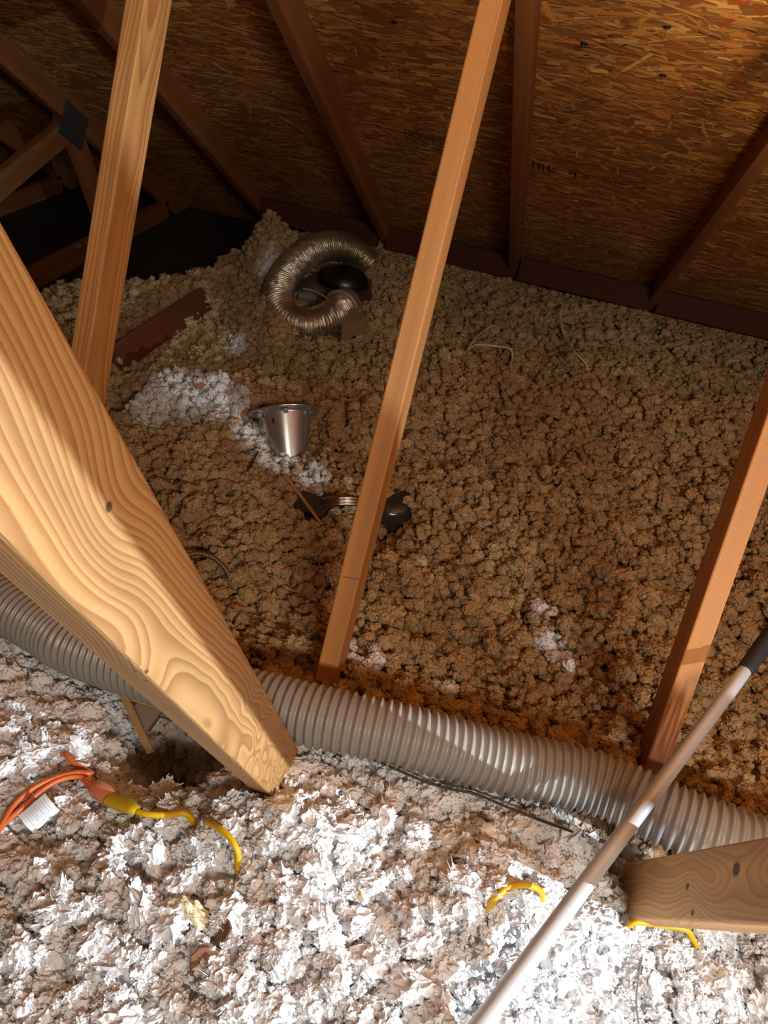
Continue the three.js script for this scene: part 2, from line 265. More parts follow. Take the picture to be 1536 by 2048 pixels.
// ───────────────────────── ground: loose-fill insulation ─────────────────────────
const dents = [];   // {x,z,r,d}
function dropLine() { const a = onY(40, 600, 0.2), b = onY(440, 566, 0.2); return [a, b]; }
const [dlA, dlB] = dropLine();
const dlN = V(dlB.z - dlA.z, 0, -(dlB.x - dlA.x)).normalize();
if (dlN.dot(V(-1, 0, -1)) < 0) dlN.negate();
const bumps = [];
{ const p = at(552, 452, 3.05); bumps.push({ x: p.x, z: p.z, r: 0.13, h: p.y - 0.17 }); const q = at(500, 560, 2.75); bumps.push({ x: q.x + 0.02, z: q.z - 0.05, r: 0.14, h: 0.06 }); const s = at(770, 560, 2.95); bumps.push({ x: s.x, z: s.z, r: 0.13, h: 0.07 }); const t = at(360, 720, 2.35); bumps.push({ x: t.x, z: t.z, r: 0.18, h: 0.045 }); }
function hOld(x, z) {
  let h = 0.172 + 0.028 * n2(x * 1.7 + 4, z * 1.7) + 0.022 * n2(x * 4.1, z * 4.1 + 8);
  for (const b of bumps) { const q = ((x - b.x) ** 2 + (z - b.z) ** 2) / (b.r * b.r); if (q < 8) h += b.h * Math.exp(-q); }
  h = lerp(h, 0.13, sm(-3.3, -3.52, z));
  const dd = (x - dlA.x) * dlN.x + (z - dlA.z) * dlN.z;
  h = lerp(h + 0.03 * sm(-0.3, 0, dd), -0.02, sm(0.0, 0.22, dd - 0.12 * sm(-1.6, -1.15, x) - 0.9 * sm(-1.35, -1.05, x)));
  const H = hose(x), dz = z - H.z;       // bank up behind the hose
  h += 0.05 * Math.exp(-((dz + 0.16) ** 2) / 0.012);
  return h;
}
function hNew(x, z) {
  const H = hose(x), dz = z - H.z;
  let h = lerp(lerp(0.245, 0.30, sm(-0.75, -0.3, x)), 0.165, sm(0.08, 0.42, x)) + 0.018 * n2(x * 2.3 + 20, z * 2.3) + 0.014 * n2(x * 5.2, z * 5.2 + 3);
  h += 0.05 * Math.exp(-((x + 0.17) ** 2 + (z + 0.62) ** 2) / 0.012);
  h += 0.05 * Math.exp(-((x - 0.22) ** 2 + (z + 0.62) ** 2) / 0.02);
  h -= 0.05 * Math.exp(-((x - 0.36) ** 2 + (z + 0.86) ** 2) / 0.006);
  const cap = H.y - HOSE_R - 0.012; h = lerp(Math.min(h, cap), h, sm(0.05, 0.19, dz));
  return h;
}
function ground(x, z) {
  const H = hose(x), k = sm(-0.06, 0.02, z - H.z + 0.02 * n2(x * 9, 4));
  let h = lerp(hOld(x, z), hNew(x, z), k);
  for (const d of dents) { const q = ((x - d.x) ** 2 + (z - d.z) ** 2) / (d.r * d.r); if (q < 6) h -= d.d * Math.exp(-(q ** 1.6)); }
  return h;
}
function hit(px, py) { const r = ray(px, py); for (let t = 0.4; t < 7; t += 0.004) { const x = r.x * t, y = CAM_Y + r.y * t, z = r.z * t; if (y < ground(x, z)) return V(x, ground(x, z), z); } return V(r.x * 5, 0.1, r.z * 5); }
function dent(px, py, r, d) { const p = hit(px, py); dents.push({ x: p.x, z: p.z, r, d }); return p; }
dent(356, 1476, 0.09, 0.25); dent(300, 1435, 0.07, 0.15);
dent(640, 1020, 0.06, 0.035); dent(770, 1060, 0.08, 0.055); dent(640, 560, 0.16, 0.10); dent(1000, 730, 0.05, 0.06);
dent(545, 745, 0.05, 0.07); dent(222, 800, 0.07, 0.08); dent(590, 880, 0.08, 0.05); dent(1225, 1700, 0.04, 0.05);
// white patches on the tan fill behind the hose
const whiteSpots = [[372, 770, 0.13], [300, 800, 0.08], [440, 800, 0.1], [515, 880, 0.075], [560, 930, 0.06], [625, 965, 0.05], [470, 690, 0.05], [715, 1340, 0.05], [680, 1300, 0.03], [1090, 1230, 0.03], [1100, 1290, 0.035], [1120, 1340, 0.03], [890, 1390, 0.04], [540, 540, 0.05]].map(([a, b, r]) => { const p = hit(a, b); return { x: p.x, z: p.z, r }; });
function whiteness(x, z) {
  const H = hose(x); let f = sm(-0.09, 0.03, z - H.z + 0.06 * n2(x * 7 + 1, z * 7)) ;
  const wob = 0.5 + 0.5 * n2(x * 22, z * 22);
  for (const s of whiteSpots) { const q = ((x - s.x) ** 2 + (z - s.z) ** 2) / (s.r * s.r); f = Math.max(f, 0.75 * sm(1.2, 0.3, q * (0.5 + wob))); }
  return f;
}
const TAN = new THREE.Color(0xbd9c6e), TAN2 = new THREE.Color(0x98754b), PALE = new THREE.Color(0xcdb48a), WHITE = new THREE.Color(0xeff1f3);  // old-fill tans kept warmer to make up for the whiter lamp
function fluffColor(x, z, r, out) { const a = 0.5 + 0.5 * n2b(x * 6.5, z * 6.5), b = 0.5 + 0.5 * n2b(x * 26 + 5, z * 26); out.copy(TAN).lerp(TAN2, Math.max(0, a * 0.9 - 0.1)).lerp(PALE, Math.max(0, b - 0.45) * 0.9 + r * 0.12); return out.lerp(WHITE, whiteness(x, z)); }
function bill(x, z, s) { return Math.abs(n2(x / s, z / s)); }
function lumps(x, z) { const wx = x + 0.02 * n2b(x * 14, z * 14), wz = z + 0.02 * n2b(x * 14 + 9, z * 14); return 0.030 * (0.45 - bill(wx, wz, 0.085)) + 0.016 * (0.45 - bill(wx + 3, wz, 0.038)) + 0.008 * (0.4 - bill(wx, wz + 5, 0.016)) + 0.004 * n2b(wx / 0.007, wz / 0.007); }
function fieldGeo(x0, x1, z0, z1, step, keep) {
  const nx = Math.round((x1 - x0) / step), nz = Math.round((z1 - z0) / step), P = new Float32Array((nx + 1) * (nz + 1) * 3), C = new Float32Array(P.length), I = [], col = new THREE.Color();
  const ok = new Uint8Array((nx + 1) * (nz + 1));
  for (let j = 0; j <= nz; j++) for (let i = 0; i <= nx; i++) {
    const x = x0 + (x1 - x0) * i / nx, z = z0 + (z1 - z0) * j / nz, k = (j * (nx + 1) + i) * 3;
    P[k] = x + 0.006 * n2b(x * 60, z * 60); P[k + 1] = ground(x, z) + lumps(x, z) * (isNew(x, z) ? 0.6 : 1) - (isNew(x, z) ? 0.010 : 0.018); P[k + 2] = z + 0.006 * n2b(x * 60 + 7, z * 60); fluffColor(x, z, 0, col); C[k] = col.r; C[k + 1] = col.g; C[k + 2] = col.b; ok[k / 3] = keep(x, z) ? 1 : 0;
  }
  for (let j = 0; j < nz; j++) for (let i = 0; i < nx; i++) { const a = j * (nx + 1) + i, b = a + 1, c = a + nx + 1, d = c + 1; if (ok[a] && ok[b] && ok[c] && ok[d]) I.push(a, c, b, b, c, d); }
  const g = new THREE.BufferGeometry(); g.setAttribute('position', new THREE.BufferAttribute(P, 3)); g.setAttribute('color', new THREE.BufferAttribute(C, 3)); g.setIndex(I); g.computeVertexNormals(); return g;
}
const fluffMat = phys({ vertexColors: true, roughness: 0.82, sheen: 0.3, sheenRoughness: 0.5 });
const tuftMat = phys({ color: 0xffffff, roughness: 0.7, sheen: 0.25, sheenRoughness: 0.4 });
const oldFill = new THREE.Group(); oldFill.name = 'old_insulation'; oldFill.userData = { kind: 'stuff', label: 'tan loose-fill insulation covering the attic floor behind the hose', category: 'insulation' }; scene.add(oldFill);
const newFill = new THREE.Group(); newFill.name = 'fresh_insulation'; newFill.userData = { kind: 'stuff', label: 'bright white fluffy blown insulation heaped in front of the hose', category: 'insulation' }; scene.add(newFill);
const isNew = (x, z) => z > hose(x).z;
part('fill_surface', fieldGeo(-3.4, 2.4, -3.95, -0.80, 0.009, (x, z) => !isNew(x, z - 0.012)), fluffMat, oldFill).userData.kind = 'stuff';
part('fill_surface', fieldGeo(-1.7, 1.9, -1.1, 0.5, 0.006, (x, z) => isNew(x, z + 0.006)), fluffMat, newFill).userData.kind = 'stuff';
// tufts: crumpled nodules with curled wisps
function tuftGeo(seed, wisps, detail, fold, rough = 0.085, grain = false) {
  const R = rng(seed), s = seed * 3.7; let g = new THREE.IcosahedronGeometry(1, detail); g.deleteAttribute('uv'); g.deleteAttribute('normal'); g = mergeVertices(g, 1e-4);
  const p = g.attributes.position, v = V(0, 0, 0), w = V(0, 0, 0);
  for (let i = 0; i < p.count; i++) {
    v.fromBufferAttribute(p, i); w.copy(v);
    for (const [f, a] of grain ? [[1.25, 0.42 * fold], [2.9, 0.20 * fold], [6.3, rough]] : [[1.2, 0.42 * fold], [2.4, 0.16 * fold]]) w.add(V(n3(v.x * f + s, v.y * f, v.z * f), n3(v.x * f, v.y * f + s + 9, v.z * f), n3(v.x * f, v.y * f, v.z * f + s + 21)).multiplyScalar(a));
    const rd = Math.abs(n3(v.x * 3.4 + s, v.y * 3.4 - s, v.z * 3.4)), rg = 1 - Math.abs(n3(v.x * 2.2 + s, v.y * 2.2 - s, v.z * 2.2)), r2 = Math.abs(n3(v.x * 7.5, v.y * 7.5 + s, v.z * 7.5)), r = grain ? 0.62 + 0.30 * rg * rg * rg : 0.74 + 0.24 * rd + rough * (1.0 * r2 + 0.5 * n3(v.x * 15 + s, v.y * 15, v.z * 15)); p.setXYZ(i, w.x * r, w.y * r * 0.85, w.z * r);
  }
  g.computeVertexNormals();
  const parts = [g];
  for (let k = 0; k < wisps; k++) {
    const th = R() * 6.283, ph = Math.acos(R() * 1.3 - 0.3), d = V(Math.sin(ph) * Math.cos(th), Math.cos(ph), Math.sin(ph) * Math.sin(th)), side = V(R() - 0.5, R() - 0.5, R() - 0.5).cross(d).normalize(), up = new THREE.Vector3().crossVectors(d, side);
    const L = 0.4 + R() * 0.75, wd = 0.022 + R() * 0.04, curl = (R() - 0.5) * 6.5, P = [], I = [], n = 7; let q = d.clone().multiplyScalar(0.5), dir = d.clone();
    for (let i = 0; i <= n; i++) { const ww = wd * (1 - Math.pow(i / n, 2)) + 0.008, e = side.clone().multiplyScalar(ww / 2), f = new THREE.Vector3().crossVectors(dir, side).multiplyScalar(ww * 0.3); for (const o of [e, f, e.clone().negate(), f.clone().negate()]) P.push(q.x + o.x, q.y + o.y, q.z + o.z); dir.applyAxisAngle(side, curl / n + (R() - 0.5) * 0.4).applyAxisAngle(up, (R() - 0.5) * 0.5); q = q.clone().addScaledVector(dir, L / n); }
    for (let i = 0; i < n; i++) for (let j = 0; j < 4; j++) { const a = i * 4 + j, b = i * 4 + (j + 1) % 4; I.push(a, b, a + 4, b, b + 4, a + 4); }
    const w2 = new THREE.BufferGeometry(); w2.setAttribute('position', new THREE.Float32BufferAttribute(P, 3)); w2.setIndex(I); w2.computeVertexNormals(); parts.push(w2);
  }
  return mergeGeometries(parts);
}
function scatter(parent, geos, count, region, size, tint, seed, skip) {
  const R = rng(seed), lists = geos.map(() => []), col = new THREE.Color(), q = new THREE.Quaternion(), e = new THREE.Euler(), m = new THREE.Matrix4();
  let tries = 0, got = 0;
  while (got < count && tries++ < count * 6) {
    const x = lerp(region[0], region[1], R()), z = lerp(region[2], region[3], Math.pow(R(), region[4] || 1)); if (skip(x, z)) continue;
    const g = ground(x, z); if (g < 0.02) continue; got++;
    const y = g + lumps(x, z) * (isNew(x, z) ? 0.6 : 1), s = size[0] * Math.pow(size[1] / size[0], Math.pow(R(), 1.5)); e.set((R() - 0.5) * 1.6, R() * 6.283, (R() - 0.5) * 1.6); q.setFromEuler(e);
    m.compose(V(x, y + s * (0.05 + 0.35 * (R() - 0.4)), z), q, V(s * (0.8 + R() * 0.6), s * (0.7 + R() * 0.5), s * (0.8 + R() * 0.6)));
    fluffColor(x, z, R(), col).multiplyScalar(1).lerp(tint, 0.0); const k = 0.92 + R() * 0.1; col.multiplyScalar(k);
    lists[(R() * geos.length) | 0].push([m.clone(), col.clone()]);
  }
  geos.forEach((g, i) => { const im = new THREE.InstancedMesh(g, tuftMat, lists[i].length); lists[i].forEach(([mm, c], k) => { im.setMatrixAt(k, mm); im.setColorAt(k, c); }); im.name = 'tufts'; im.userData.kind = 'stuff'; add(im, parent); });
}
{
  const A = [1, 2, 3, 7].map((s) => tuftGeo(s, 8, 10, 0.42, 0.085, true)), B = [4, 5, 6, 8].map((s) => tuftGeo(s, 12, 10, 0.9, 0.08));
  scatter(oldFill, A, 900, [-2.3, 1.5, -3.75, -0.80], [0.022, 0.036], WHITE, 511, (x, z) => isNew(x, z));
  scatter(oldFill, A, 50000, [-2.3, 1.5, -3.75, -0.80], [0.006, 0.021], WHITE, 501, (x, z) => isNew(x, z));
  const C = [9, 10, 11].map((s) => tuftGeo(s, 14, 16, 0.8, 0.08)), near = [-1.15, 1.1, -0.98, 0.15], out = (x, z) => !isNew(x, z);
  scatter(newFill, C, 5200, near, [0.009, 0.025], WHITE, 502, out);
  scatter(newFill, B, 14000, near, [0.004, 0.010], WHITE, 503, out);
}

// ───────────────────────── ribbed blower hose ─────────────────────────
{
  const pitch = 0.0147, mat = phys({ color: 0x9c9892, roughness: 0.36, clearcoat: 0.25, clearcoatRoughness: 0.35 });
  solo('blower_hose', tube(hosePts, pitch / 8, 44, (s) => { const q = (s / pitch) % 1, w = Math.cos(q * Math.PI * 2); return HOSE_R - 0.0028 + 0.0034 * Math.sign(w) * Math.pow(Math.abs(w), 0.7); }), mat, 'thick grey ribbed plastic blower hose lying across the attic', 'hose');
}
// ───────────────────────── extension pole ─────────────────────────
{
  const g = thing('extension_pole', 'silver metal extension pole with a black grip leaning across the hose', 'pole');
  const a = hit(962, 2048), p1 = at(962, 2048, 0.985), p2 = at(1489, 1342, 1.32), dir = p2.clone().sub(p1).normalize(), p0 = p1.clone().addScaledVector(dir, -0.10);
  const L = p2.distanceTo(p0), mat = phys({ color: 0xc2c6ca, roughness: 0.36, metalness: 0.25, clearcoat: 0.3 });
  const tubeG = new THREE.CylinderGeometry(0.0112, 0.0125, L, 32, 1); tubeG.translate(0, L / 2, 0);
  orient(part('shaft', tubeG, mat, g), p0, dir, V(1, 0, 0));
  const pr = [[0.0001, 0], [0.0128, 0], [0.0135, 0.004], [0.0138, 0.03], [0.0152, 0.06], [0.0155, 0.12], [0.0140, 0.15], [0.0155, 0.165], [0.0120, 0.172], [0.0001, 0.172]].map(([x, y]) => new THREE.Vector2(x, y));
  orient(part('grip', new THREE.LatheGeometry(pr, 28), std({ color: 0x23262a, roughness: 0.6 }), g, 'black rubber grip'), p2, dir, V(1, 0, 0));
}
// ───────────────────────── bathroom fan with foil duct ─────────────────────────
const onZ = (px, py, z) => { const r = ray(px, py); return r.multiplyScalar(z / r.z).add(camera.position); };
const pts = (list) => list.map(([a, b, d]) => at(a, b, d));
const gpts = (list, lift = 0.008) => list.map(([a, b, dy]) => { const p = hit(a, b); p.y += lift + (dy || 0); return p; });
const camUp = V(0, 1, 0).applyQuaternion(camera.quaternion), camRight = V(1, 0, 0).applyQuaternion(camera.quaternion), camBack = V(0, 0, 1).applyQuaternion(camera.quaternion);
const foilMat = std({ color: 0xd2c6b0, metalness: 0.95, roughness: 0.38 });
const steelMat = std({ color: 0x8b8680, metalness: 0.75, roughness: 0.42 });
const darkSteel = std({ color: 0x3b3936, metalness: 0.7, roughness: 0.32 });
const collarAt = at(688, 610, 2.97);
{
  const path = pts([[742, 528, 3.32], [712, 503, 3.30], [672, 491, 3.25], [628, 500, 3.16], [586, 530, 3.05], [560, 570, 2.95], [556, 610, 2.87], [578, 640, 2.83], [618, 650, 2.83], [657, 636, 2.88], [684, 613, 2.96]]);
  const p = 0.0118;
  solo('foil_duct', tube(path, p / 8, 40, (s, a) => 0.0535 + 0.0052 * Math.cos(s / p * 6.2832 + 0.9 * n2(s * 14, Math.cos(a) * 1.2)) + 0.0022 * n3(s * 40, Math.cos(a) * 2.2, Math.sin(a) * 2.2) + 0.0012 * n3(s * 130, Math.cos(a) * 6, Math.sin(a) * 6)), foilMat, 'crinkled silver foil flexible duct curled in a C at the eave', 'duct');
  const g = thing('exhaust_fan', 'grey metal exhaust fan housing inside the curl of the foil duct', 'fan');
  const c = at(668, 592, 3.16), yaw = 0.28;
  const put = (m, x, y, z) => { m.position.set(c.x, c.y, c.z).add(V(x, y, z).applyAxisAngle(V(0, 1, 0), yaw)); m.rotation.y = yaw; return m; };
  put(part('housing', rbox(0.27, 0.13, 0.20, 0.004), steelMat, g), 0.0, -0.03, -0.01);
  put(part('rim', rbox(0.29, 0.008, 0.22, 0.002), steelMat, g), 0.0, 0.038, -0.01);
  const dome = new THREE.SphereGeometry(0.1, 32, 14, 0, Math.PI * 2, 0, Math.PI / 2); dome.scale(1.05, 0.75, 0.85);
  put(part('motor_cover', dome, std({ color: 0x141414, roughness: 0.3 }), g, 'glossy black motor cover'), 0.03, 0.04, -0.04);
  put(part('wiring_box', rbox(0.075, 0.06, 0.05, 0.003), steelMat, g), -0.10, -0.012, 0.115);
  const d = collarAt.clone().sub(path[9]).normalize(), lip = new THREE.LatheGeometry([[0.051, 0], [0.066, 0], [0.068, 0.006], [0.066, 0.012], [0.06, 0.014], [0.06, 0.05], [0.051, 0.05]].map(([x, y]) => new THREE.Vector2(x, y)), 36);
  orient(part('duct_collar', lip, std({ color: 0xb3a996, metalness: 0.5, roughness: 0.45 }), g, 'pale round duct collar'), path[10].clone().addScaledVector(d, -0.012), d, camRight);
  solo('fan_cable', tube([at(606, 577, 3.03), at(630, 583, 2.98), at(655, 597, 2.90), at(676, 613, 2.85), at(692, 624, 2.87), at(705, 640, 2.94)], 0.006, 10, round(0.0034)), std({ color: 0xd2c3a4, roughness: 0.5 }), 'thin pale cable draped over the end of the foil duct', 'cable');
  // small tan box
  const b = thing('electrical_box', 'small tan slotted metal box tipped beside the foil duct', 'box'), bc = at(697, 652, 2.90), tan = std({ color: 0xa98e6c, metalness: 0.35, roughness: 0.5 }), holeM = std({ color: 0x1d1712, roughness: 0.8 });
  b.position.copy(bc); b.rotation.order = 'YXZ'; b.rotation.set(0.12, 0.88, 0.16);
  part('body', rbox(0.10, 0.085, 0.075, 0.003), tan, b);
  for (const x of [-0.026, 0.02]) for (const y of [-0.008, 0.02]) { const m = part('slot', box(0.002, 0.007, 0.016), holeM, b); m.position.set(-0.0502, y, x * 0.8); }
  const lipM = part('flange', mergeGeometries([box(0.112, 0.004, 0.012, 0, -0.044, 0.042), box(0.012, 0.004, 0.09, -0.054, -0.044, 0), box(0.012, 0.004, 0.09, 0.054, -0.044, 0)]), tan, b);
  const kn = part('knockout', box(0.018, 0.018, 0.002), holeM, b); kn.position.set(0.0, -0.03, 0.0378);
}
// ───────────────────────── recessed lights ─────────────────────────
{
  const g = thing('recessed_light', 'shiny silver bucket-shaped recessed light lying flange-up in the insulation', 'light fitting'), chrome = std({ color: 0xcfcac4, metalness: 0.9, roughness: 0.26 });
  const dir = camUp.clone().multiplyScalar(0.985).addScaledVector(camRight, -0.10).addScaledVector(camBack, -0.10).normalize(), top = at(568, 826, 2.29), L = 0.118 * 1.2, p0 = top.clone().addScaledVector(dir, -L);
  const prof = [[0.0001, 0], [0.046, 0], [0.049, 0.003], [0.066, 0.108], [0.067, 0.112], [0.088, 0.114], [0.090, 0.117], [0.088, 0.120], [0.064, 0.119], [0.046, 0.006], [0.0001, 0.006]].map(([x, y]) => new THREE.Vector2(x * 1.14, y * 1.2));
  orient(part('can', new THREE.LatheGeometry(prof, 64), chrome, g), p0, dir, camRight);
  const holder = new THREE.Group(); orient(holder, p0, dir, camRight);
  for (let k = 0; k < 6; k++) { const a = k / 6 * 6.2832 + 0.35, m = part('spring_clip', rbox(0.016, 0.012, 0.012, 0.002), steelMat, g); m.position.copy(V(0.086 * Math.cos(a), 0.128, 0.086 * Math.sin(a)).applyQuaternion(holder.quaternion).add(p0)); m.quaternion.copy(holder.quaternion).multiply(new THREE.Quaternion().setFromAxisAngle(V(0, 1, 0), -a)); }
  const sl = part('vent_slot', box(0.004, 0.014, 0.001), darkSteel, g); { const a = 1.9; sl.position.copy(V(0.0735 * Math.cos(a), 0.106, 0.0735 * Math.sin(a)).applyQuaternion(holder.quaternion).add(p0)); sl.quaternion.copy(holder.quaternion).multiply(new THREE.Quaternion().setFromAxisAngle(V(0, 1, 0), Math.PI / 2 - a)); }
  part('lead_wire', tube([at(618, 908, 2.33), at(640, 918, 2.30), at(662, 912, 2.29), at(680, 893, 2.31)], 0.006, 8, round(0.003)), darkSteel, g);
}
{
  const g = thing('recessed_light', 'dark glossy recessed light can with a junction box behind the long thin web', 'light fitting'), gloss = phys({ color: 0x54504c, metalness: 0.6, roughness: 0.22, clearcoat: 0.6 });
  const c = at(778, 1040, 2.19), prof = [[0.0001, 0.125], [0.03, 0.125], [0.05, 0.121], [0.060, 0.110], [0.064, 0.092], [0.066, 0.088], [0.066, 0.082], [0.063, 0.078], [0.063, -0.06], [0.0001, -0.06]].reverse().map(([x, y]) => new THREE.Vector2(x, y));
  const m = part('can', new THREE.LatheGeometry(prof, 56), gloss, g); m.position.set(c.x, c.y - 0.035, c.z); m.rotation.x = 0.12;
  const sc = part('brass_spot', new THREE.SphereGeometry(0.012, 16, 10), std({ color: 0xb98a54, metalness: 0.9, roughness: 0.3 }), g, 'brass-coloured round spot'); sc.position.copy(at(767, 1012, 2.115));
  const j = part('junction_box', rbox(0.085, 0.045, 0.06, 0.003), darkSteel, g); j.position.copy(at(624, 1020, 2.10)); j.rotation.set(0.2, -0.12, 0.05);
  const lid = part('box_cover', rbox(0.088, 0.004, 0.063, 0.001), std({ color: 0x6e6a66, metalness: 0.8, roughness: 0.35 }), j); lid.position.set(0, 0.0245, 0);
  const kn = part('knockout', new THREE.CylinderGeometry(0.009, 0.009, 0.002, 20), steelMat, j); kn.rotation.x = Math.PI / 2; kn.position.set(0.02, 0, 0.031);
  for (let k = 0; k < 3; k++) part('conduit', tube([at(645, 1000 + k * 5, 2.08), at(672, 997 + k * 6, 2.06), at(705, 996 + k * 6, 2.07), at(750, 1006 + k * 6, 2.11)], 0.004, 12, (s) => 0.0048 + 0.0006 * Math.cos(s / 0.004 * 6.283)), std({ color: 0xbdb4a6, metalness: 1, roughness: 0.22 }), g);
}
solo('flexible_conduit', tube([at(352, 1128, 1.80), at(372, 1112, 1.79), at(400, 1107, 1.79), at(430, 1118, 1.79), at(452, 1140, 1.80), at(462, 1165, 1.82), at(463, 1185, 1.87)], 0.0011, 16, (s) => 0.0058 + 0.0011 * Math.cos(s / 0.0055 * 6.283)), std({ color: 0x9a8f80, metalness: 0.85, roughness: 0.35 }), 'loop of ribbed metal conduit rising from the tan insulation', 'conduit');
{
  const g = thing('fixture_frame', 'recessed light frame of two tan bars and a metal box in the dark pit', 'frame'), barM = std({ color: 0xb08a5a, roughness: 0.5, metalness: 0.15 });
  const bar = (p, q, w, t, hint) => { const d = q.clone().sub(p), b = new THREE.BoxGeometry(w, d.length(), t); b.translate(0, d.length() / 2, 0); return orient(part('hanger_bar', b, barM, g), p, d, hint); };
  bar(at(302, 1505, 1.43), at(246, 1387, 1.42), 0.013, 0.005, camRight); bar(at(252, 1390, 1.43), at(395, 1428, 1.45), 0.005, 0.014, camBack);
  const j = part('junction_box', rbox(0.048, 0.034, 0.05, 0.002), std({ color: 0x8a7464, metalness: 0.4, roughness: 0.5 }), g); j.position.copy(at(294, 1424, 1.465)); j.rotation.set(0.5, -0.25, -0.2);
  const s1 = part('screw', new THREE.CylinderGeometry(0.003, 0.003, 0.002, 12), darkSteel, j); s1.rotation.x = Math.PI / 2; s1.position.set(-0.012, 0.006, 0.0258);
  part('conduit', tube([at(308, 1425, 1.465), at(340, 1434, 1.475), at(372, 1448, 1.50), at(420, 1475, 1.55)], 0.0012, 14, (s) => 0.0062 + 0.001 * Math.cos(s / 0.005 * 6.283)), steelMat, g);
}
// ───────────────────────── boards and sticks in the insulation ─────────────────────────
function stick(name, p, q, w, t, mat, label, cat, hint) { const d = q.clone().sub(p), m = solo(name, lumberGeo(d.length(), w, t, 0.2, Math.min(w, t) * 0.12), mat, label, cat); return orient(m, p, d, hint || camBack); }
{
  const p = hit(205, 735), q = hit(412, 606); p.y += 0.0; q.y += 0.015;
  stick('plank', p, q, 0.085, 0.03, std({ map: atlas.old, color: 0xa08058, roughness: 0.7 }), 'red-brown plank half buried in the insulation behind the pale streaked web', 'plank', V(0.45, 0.45, 0.8).normalize());
  stick('wood_strip', at(645, 1050, 2.06), at(570, 948, 2.02), 0.011, 0.006, woodMat.clean, 'thin wooden strip leaning over the junction box of the dark can', 'strip', camRight);
  stick('wood_splinter', hit(488, 962).add(V(0, 0.012, 0)), hit(515, 922).add(V(0, 0.03, 0)), 0.006, 0.003, std({ color: 0x4a2a16, roughness: 0.8 }), 'dark wood splinter stuck in the tan insulation near the silver can', 'splinter', camRight);
}
function chip(px, py, w, h, color, turn, label, lift = 0.008) { const s = new THREE.Shape(), R = rng(px); for (let k = 0; k < 7; k++) { const a = k / 7 * 6.283, r = 0.75 + R() * 0.4; k ? s.lineTo(Math.cos(a) * w * r, Math.sin(a) * h * r) : s.moveTo(Math.cos(a) * w * r, Math.sin(a) * h * r); } const g = new THREE.ExtrudeGeometry(s, { depth: 0.003, bevelEnabled: true, bevelSize: 0.0006, bevelThickness: 0.0006, bevelSegments: 1 }); const m = solo('wood_chip', g, std({ color, roughness: 0.8 }), label, 'chip'); const p = hit(px, py); m.position.set(p.x, p.y + lift, p.z); m.rotation.set(-0.9, turn, turn * 0.7); return m; }
chip(402, 1936, 0.013, 0.022, 0x7a5238, 0.5, 'red-brown wood chip below the yellow insulation scrap', 0.014);
chip(447, 1880, 0.009, 0.018, 0x6b4530, -0.5, 'narrow brown wood chip beside the yellow insulation scrap', 0.014);
chip(1158, 1662, 0.020, 0.009, 0xb98450, -0.5, 'small tan wood chip on white fluff under the hose', 0.012);
chip(1232, 1664, 0.012, 0.026, 0xc8975e, 0.2, 'upright pale wood chip between the hose and the pole', 0.02);
chip(398, 782, 0.02, 0.012, 0x9a6840, 0.2, 'orange-brown wood chip on the white patch by the silver can', 0.016);
chip(1218, 1262, 0.02, 0.014, 0x5c3028, 0.4, 'dark red chip in the tan insulation near the red-stained web', 0.012);
function scrap(px, py, s, color, seed, name, label, cat, lift = 0.01, sq = [1.2, 0.8, 1]) { const m = solo(name, tuftGeo(seed, 8, 12, 0.55, 0.06), phys({ color, roughness: 0.85, sheen: 0.2 }), label, cat); const p = hit(px, py); m.position.set(p.x, p.y + lift, p.z); m.scale.set(s * sq[0], s * sq[1], s * sq[2]); m.rotation.y = seed; return m; }
scrap(382, 1835, 0.020, 0xf2ebc6, 61, 'yellow_insulation_scrap', 'pale yellow insulation scrap in the white fluff', 'insulation scrap', 0.012, [0.8, 0.8, 1.7]);
// ───────────────────────── cables, cords and wires ─────────────────────────
const creamCable = std({ color: 0xd9c7a2, roughness: 0.5 });
{
  const g = thing('electrical_cable', 'cream electrical cable looping out of a hollow near the eave', 'cable');
  part('cable_run', tube(gpts([[928, 716, -0.01], [945, 700, 0.02], [962, 684, 0.02], [985, 664, 0.0], [998, 656, -0.03]], 0.024), 0.006, 10, round(0.0042)), creamCable, g);
  part('cable_run', tube(gpts([[928, 716, -0.01], [945, 708, 0.01], [968, 710, 0.015], [990, 722, 0.03], [1012, 731, 0.04], [1018, 742, 0.02], [1012, 756, -0.03]], 0.024), 0.006, 10, round(0.0042)), creamCable, g);
  solo('electrical_cable', tube(gpts([[1128, 612, -0.02], [1116, 635, 0.02], [1116, 665, 0.02], [1124, 695, 0.018], [1143, 722, 0.012], [1168, 745, 0.004], [1178, 754, -0.04]], 0.026), 0.006, 10, round(0.0040)), creamCable, 'single cream cable curving out of the tan insulation toward the eave', 'cable');
}
solo('thin_wire', tube(gpts([[588, 1502], [640, 1520], [700, 1530], [760, 1553], [820, 1580], [880, 1600], [940, 1612], [1000, 1636], [1060, 1662], [1120, 1682], [1170, 1698], [1210, 1712]], 0.034), 0.006, 8, round(0.0021)), std({ color: 0x3c3324, roughness: 0.5 }), 'thin dark wire running along the trough below the hose', 'wire');
solo('thin_wire', tube(gpts([[1268, 1878, -0.02], [1274, 1915], [1266, 1970], [1262, 2020], [1268, 2080]], 0.022), 0.006, 8, round(0.0016)), std({ color: 0x9a9a98, roughness: 0.4, metalness: 0.4 }), 'thin grey wire on the white fluff below the knotty web', 'wire');
